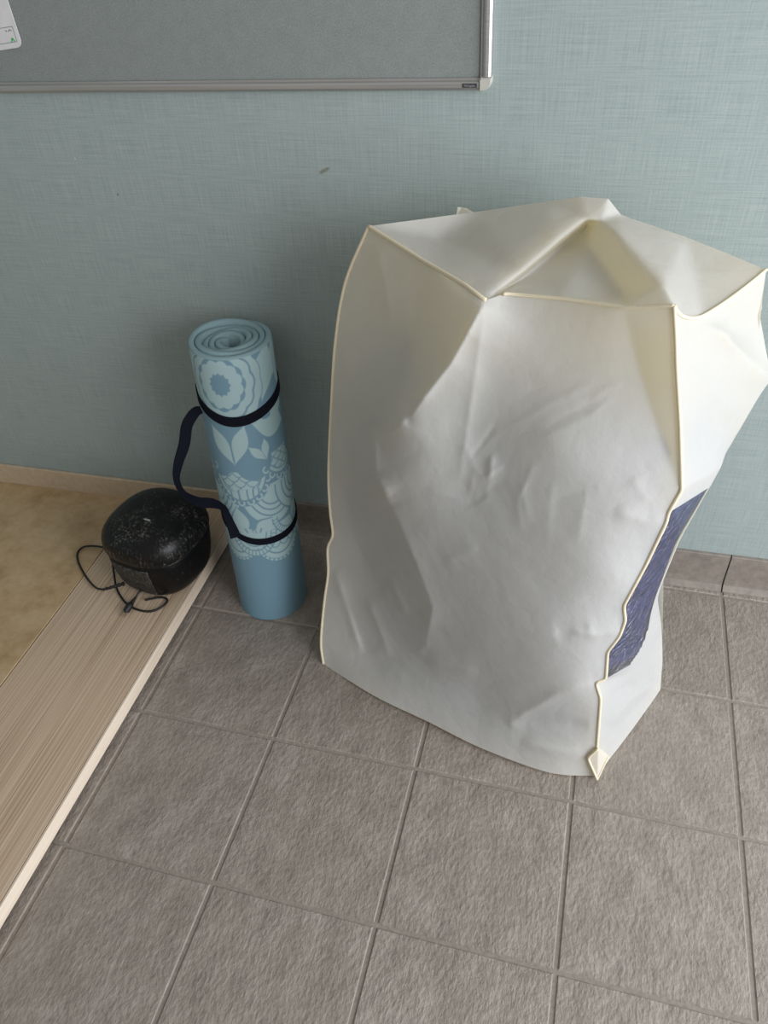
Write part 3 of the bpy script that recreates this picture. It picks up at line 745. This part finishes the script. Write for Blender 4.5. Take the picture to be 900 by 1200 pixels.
tris = '''FLT TL Q|FLT Q S1|TL M A1|TL A1 Q|Q A1 S1|A1 A2 S1|S1 A2 S2|A2 A3 S2|S2 A3 PK|A3 P2 PK|A1 M B1|A1 B1 A2|A2 B1 B2|A2 B2 A3|A3 B2 B3|M S3 B1|S3 MS B1|B1 MS B2|B2 MS V1|B2 V1 B3|MS V2 V1|MS E V2|V1 LP B3|V1 R1 LP|V1 V2 R1|V2 R2 R1|V2 E R2|E FRT R2|A3 B3 LP|A3 LP P2|LP NN P2|LP R1 NN|R1 T3 NN|R1 R2 T3|R2 C1 T3|R2 FRT FD|R2 FD D|R2 D C1|C1 D DB|C1 DB BRT|C1 BRT T4|C1 T4 T3'''
keys = list(C2); idx = {k: i for i, k in enumerate(keys)}
bm = bmesh.new(); bv = [bm.verts.new(tuple(C2[k])) for k in keys]
for t in tris.split('|'): bm.faces.new([bv[idx[k]] for k in t.split()])
bmesh.ops.subdivide_edges(bm, edges=bm.edges[:], cuts=11, use_grid_fill=True)
bmesh.ops.recalc_face_normals(bm, faces=bm.faces[:])
bm.verts.ensure_lookup_table(); bm.verts.index_update()
co = np.array([v.co[:] for v in bm.verts]); fixed = np.array([v.is_boundary for v in bm.verts])
E_ = np.array([(e.verts[0].index, e.verts[1].index) for e in bm.edges]); deg = np.bincount(E_.ravel(), minlength=len(co))[:, None]
for _ in range(5):
    acc = np.zeros_like(co); np.add.at(acc, E_[:, 0], co[E_[:, 1]]); np.add.at(acc, E_[:, 1], co[E_[:, 0]])
    new = co * 0.4 + 0.6 * acc / deg; new[fixed] = co[fixed]; co = new
top_me = bpy.data.meshes.new('top_panel')
for v, c in zip(bm.verts, co): v.co = c
bm.to_mesh(top_me); bm.free(); top_me.materials.append(M['cloth']); top_me.polygons.foreach_set('use_smooth', [True] * len(top_me.polygons))
top_o = bpy.data.objects.new('top_panel', top_me); COL.objects.link(top_o); adopt(top_o, bag)
# --- left side, back and bottom (away from the camera)
lb_k = np.array([(0.455, 0.425, 0.0015), (0.44, 0.47, 0.2), (0.43, 0.52, 0.4), (0.43, 0.56, 0.6), (0.45, 0.575, 0.72), (0.48, 0.57, 0.79)])
lbc = resample(lb_k, NV); lbc[:, 2] = np.interp(vv, [0, 1], [0.0015, 0.79])
BLT = at_y(540, 244, 0.575)
NL = 16; lg = np.linspace(0, 1, NL)
left_g = front[:, 0][:, None] * (1 - lg)[None, :, None] + lbc[:, None] * lg[None, :, None]
bulge = np.sin(math.pi * lg)[None, :, None] * np.sin(math.pi * vv)[:, None, None]
left_g = left_g + bulge * np.array([-0.02, 0.0, 0])
bag_mesh('side_panel', left_g.reshape(-1, 3), grid_faces(NL, NV))
topch = resample([C2['FLT'], C2['S1'], C2['S2'], C2['PK'], C2['P2'], C2['NN'], C2['T3'], C2['T4'], C2['BRT']], 60)
levels = []
tt = np.linspace(0, 1, 60)
for k, (vz, push) in enumerate(((0.97, .035), (0.8, .06), (0.6, .06), (0.4, .05), (0.2, .03), (0.0, .0))):
    a = lbc[int(vz * (NV - 1))]; b = bakc[int(vz * (NV - 1))].copy()
    row = a[None] * (1 - tt)[:, None] + b[None] * tt[:, None]
    row[:, 1] += push * np.sin(math.pi * tt)
    row[:, 1] = np.minimum(row[:, 1], 0.602)
    levels.append(row)
bag_mesh('back_panel', np.vstack([topch] + levels), grid_faces(60, len(levels) + 1))
tl = [C2['FLT'], lbc[-1], BLT]
bag_mesh('bottom_panel', [tuple(p) for p in front[0]] + [tuple(p) for p in side_g[0][1:]] + [tuple(p) for p in levels[-1][::-1][1:]], [tuple(range(NU + NS - 1 + 59))], smooth=False)
# stitched binding along the seams
camdir = lambda P: (CP - P) / np.linalg.norm(CP - P, axis=1)[:, None]
def piping(P, r=0.0027, lift=0.0012, seg=8):
    P = smooth_line(np.asarray(P, float), 1); P = P + camdir(P) * lift
    P[:, 2] = np.maximum(P[:, 2], r)
    v, f = tube_data(P, r, seg, up=(0.3, -0.5, 0.81) if abs(P[-1][2] - P[0][2]) < 0.3 else (0.6, -0.7, 0.2))
    return bag_mesh('piping', v, f, M['piping'])
piping(front[:, 0]); piping(front[:, -1])
km = int(np.argmin(np.linalg.norm(GP[-1] - np.array([569, 352]), axis=1))); ks = int(np.argmin(np.linalg.norm(GP[-1] - np.array([590, 345]), axis=1)))
piping(front[-1, :km + 1], 0.0032, 0.002); piping(front[-1, ks:], 0.0027)
tipM = front[-1, km]
piping([side_g[-1, i] for i in range(NS)], 0.0027)
# folded corner tab at the foot of the front seam
a, b_, c_ = fp(701, 875), fp(689, 886), at_z(700, 911, 0.003)
e_ = at_y(713, 885, 0.09); off = np.array([0.0, -0.006, 0.002])
bag_mesh('corner_tab', [a + off, b_ + off, c_ + off, e_ + off * 0.5, a + off * 0.2, b_ + off * 0.2, c_ + off * 0.3, e_], [(0, 1, 2, 3), (4, 7, 6, 5), (0, 4, 5, 1), (1, 5, 6, 2), (2, 6, 7, 3), (3, 7, 4, 0)], smooth=False, recalc=True)
piping(resample([a + off, b_ + off, c_ + off], 20), 0.0022); piping(resample([e_ + off * .5, c_ + off], 12), 0.0018)
# seam corner standing up behind the top ridge
p = [at_y(534, 256, .53), at_y(536.5, 242.5, .535), at_y(541, 243, .54), at_y(556, 252, .53)]; q = [x + np.array([0.004, 0.03, -0.012]) for x in p]
bag_mesh('corner_tab', p + q, [(0, 1, 2, 3), (4, 7, 6, 5), (0, 4, 5, 1), (1, 5, 6, 2), (2, 6, 7, 3), (3, 7, 4, 0)], smooth=False, recalc=True)

# ================================================================== navy bedding inside the bag
def quilt():
    rings = []; nF, nS_, nB = 40, 22, 30
    Nf = np.cross(np.gradient(front, axis=1), np.gradient(front, axis=0)); Nf /= np.linalg.norm(Nf, axis=2)[..., None] + 1e-9
    if (Nf[NV // 2, NU // 2] @ PN) < 0: Nf = -Nf
    Ns = np.cross(np.gradient(side_g, axis=1), np.gradient(side_g, axis=0)); Ns /= np.linalg.norm(Ns, axis=2)[..., None] + 1e-9
    if (Ns[NV // 2, 8] @ np.array([.8, -.5, 0])) < 0: Ns = -Ns
    vs_ = np.concatenate([np.linspace(0.03, 0.12, 6), np.linspace(0.14, 0.74, 44), np.linspace(0.755, 0.80, 6)])
    for q, v_ in enumerate(vs_):
        j = int(v_ * (NV - 1)); shrink = 0.012 + 0.10 * max(0, (v_ - 0.72) / 0.08) ** 2 + 0.03 * max(0, (0.10 - v_) / 0.07) ** 2
        ring = []
        lo = 0.22 + 0.1 * max(0, (v_ - .5))
        for t in np.linspace(lo, 0.97, nF):
            i = int(t * (NU - 1)); k = (t - lo) / (0.97 - lo)
            sm = front[max(j - 6, 0):j + 7, max(i - 6, 0):i + 7].reshape(-1, 3).mean(0)
            ring.append(sm - Nf[j, i] * (shrink + 0.012 + 0.05 * (1 - k) ** 6 + 0.03 * max(0, k - .85) / .15 * (1 if v_ > .6 else .2)))
        for t in np.linspace(0.04, 0.9, nS_):
            i = int(t * (NS - 1))
            sm = side_g[max(j - 4, 0):j + 5, i].mean(0)
            ring.append(sm - Ns[j, i] * (shrink - 0.012 + (0.0035 if j0 + 2 <= j <= j1 - 1 else 0.013) + 0.0015 * math.sin(9 * t + 31 * v_)))
        br = ring[-1]; fl_ = ring[0]
        bl_ = lbc[j] * 0.55 + fl_ * 0.45
        for t in np.linspace(0, 1, nB + 2)[1:-1]:
            p = (br + np.array([-.03, .07, 0])) * (1 - t) + bl_ * t
            ring.append(np.array([p[0], min(p[1], .57), (1 - t) * br[2] + t * fl_[2]]))
        R_ = np.array(ring); R_[:, 2] = np.maximum(R_[:, 2], 0.006); rings.append(R_)
    k = len(rings[0]); V = np.vstack(rings)
    F = grid_faces(k, len(rings), wrap=True) + [tuple(range(k))[::-1], tuple((len(rings) - 1) * k + i for i in range(k))]
    return V, F
V, F = quilt()
qo = mesh('folded_quilt', V, F, M['navy'], None, True, True)
tag(qo, 'navy blue bedding packed inside the cream bag, seen through its window', 'bedding')

# ================================================================== black appliance on the step
ac = np.array([-0.112, 0.372]); AR = math.radians(-100)
app = empty('portable_appliance', (ac[0], ac[1], ZS), AR)         # local +x is the scuffed front
tag(app, 'scuffed black rounded appliance with domed lid and power cord on the wooden step', 'appliance')
def squircle(r, rx, ry, n=64, e=2.6):
    out = []
    for k in range(n):
        a = 2 * math.pi * k / n; c, s = math.cos(a), math.sin(a)
        d = (abs(c) ** e + abs(s) ** e) ** (-1 / e); out.append((rx * r * d * c, ry * r * d * s))
    return out
def loft(profile, rx, ry, shift=0.0):
    V = []; n = 64
    for r, z in profile: V += [(x + shift * z, y, z) for x, y in squircle(r, rx, ry, n)]
    F = grid_faces(n, len(profile), wrap=True) + [tuple(range(n))[::-1], tuple((len(profile) - 1) * n + i for i in range(n))]
    return V, F
RX, RY = 0.118, 0.114
body = [(0.66, 0.0), (0.74, 0.001), (0.81, 0.007), (0.865, 0.020), (0.905, 0.040), (0.94, 0.066), (0.965, 0.096), (0.972, 0.112), (0.96, 0.1145), (0.90, 0.115)]
mesh('body', *loft(body, RX, RY), M['black_body'], app, True)
lid = [(0.90, 0.115), (0.976, 0.1155), (0.988, 0.1175), (1.0, 0.123), (1.0, 0.130), (0.985, 0.143), (0.95, 0.155), (0.88, 0.166), (0.78, 0.174), (0.62, 0.180), (0.45, 0.1835), (0.25, 0.185), (0.08, 0.1855)]
lid_o = mesh('lid', *loft(lid, RX, RY), M['black'], app, True)
# pale rubbed mark on the lid, scratched front panel on the body
mk = box('lid_mark', -0.0025, 0.0025, -0.008, 0.008, 0.0, 0.0012, M['letter'], lid_o, 0.0005); mk.location = (0.028, 0.012, 0.1842)
def body_panel():
    V = []; na, nz = 18, 12
    for q in (0.0022, -0.002):
        for z in np.linspace(0.014, 0.104, nz):
            rr = np.interp(z, [p[1] for p in body[:8]], [p[0] for p in body[:8]])
            for a in np.linspace(-30, 26, na):
                c, s = math.cos(math.radians(a)), math.sin(math.radians(a)); d = (abs(c) ** 2.6 + abs(s) ** 2.6) ** (-1 / 2.6)
                V.append(((RX * rr * d + q) * c, (RY * rr * d + q) * s, z))
    F = grid_faces(na, nz) + [tuple(x) for x in grid_faces(na, nz, na * nz)]
    loopi = list(range(na)) + [na * j + na - 1 for j in range(1, nz)] + [na * (nz - 1) + i for i in range(na - 2, -1, -1)] + [na * j for j in range(nz - 2, 0, -1)]
    m = na * nz
    F += [(loopi[i], loopi[(i + 1) % len(loopi)], m + loopi[(i + 1) % len(loopi)], m + loopi[i]) for i in range(len(loopi))]
    return V, F
mesh('front_panel', *body_panel(), M['black_panel'], app, True, True)
# power cord and plug
inv = app_m = (Matrix.Translation((ac[0], ac[1], ZS)) @ Matrix.Rotation(AR, 4, 'Z')).inverted()
def to_app(P): return [tuple(inv @ Vector(map(float, p))) for p in P]
r = 0.0026
loop1 = [(146, 684, .075), (138, 686, .070), (126, 690, .062), (113, 689, .056), (101, 676, .052), (92, 659, .050), (91, 648, .050), (98, 641, .051), (112, 640, .054), (128, 643, .06)]
v, f = tube_data(to_app(catmull([at_z(x, y, z) for x, y, z in loop1], 6)), r, 8)
cord = mesh('power_cord', v, f, M['rubber'], app, True)
loop2 = [(131, 648, .07), (133, 668, .060), (137, 690, .050), (147, 706, .049), (160, 714, .0485), (176, 716.5, .0485), (190, 711, .0485), (196, 703, .0485), (188, 700, .049), (170, 703, .050)]
v, f = tube_data(to_app(catmull([at_z(x, y, z) for x, y, z in loop2], 6)), r, 8)
mesh('power_cord', v, f, M['rubber'], app, True)
def relief(P0, P1, n=5, r0=0.0055, r1=0.0038):
    P = np.linspace(P0, P1, n * 4 + 1); rr = np.array([np.interp(i, [0, n * 4], [r0, r1]) * (1.0 if (i // 2) % 2 == 0 else 0.72) for i in range(n * 4 + 1)])
    return tube_data(to_app(P), rr, 10)
mesh('strain_relief', *relief(at_z(145, 684, .074), at_z(121, 691, .060)), M['rubber'], app, False)
a_, b2 = at_z(159, 700, .062), at_z(147, 717, .0535)
plug = mesh('plug', *tube_data(to_app(np.linspace(a_, b2, 9)), [0.0032, 0.0036, 0.0045, 0.005, 0.0078, 0.0085, 0.0085, 0.0082, 0.006], 10, flat=1.0), M['rubber'], app, False)
dr = (b2 - a_) / np.linalg.norm(b2 - a_); sd = np.cross(dr, [0, 0, 1]); sd /= np.linalg.norm(sd)
for s in (-1, 1):
    P = [b2 + sd * s * 0.005, b2 + sd * s * 0.005 + dr * 0.014]
    mesh('prong', *tube_data(to_app(np.linspace(P[0], P[1], 3)), [0.0016, 0.0016, 0.001], 6), M['steel'], plug)
v, f = tube_data(to_app(catmull([at_z(172, 690, .075), at_z(164, 693, .07), a_], 6)), r, 8)
mesh('power_cord', v, f, M['rubber'], app, True)
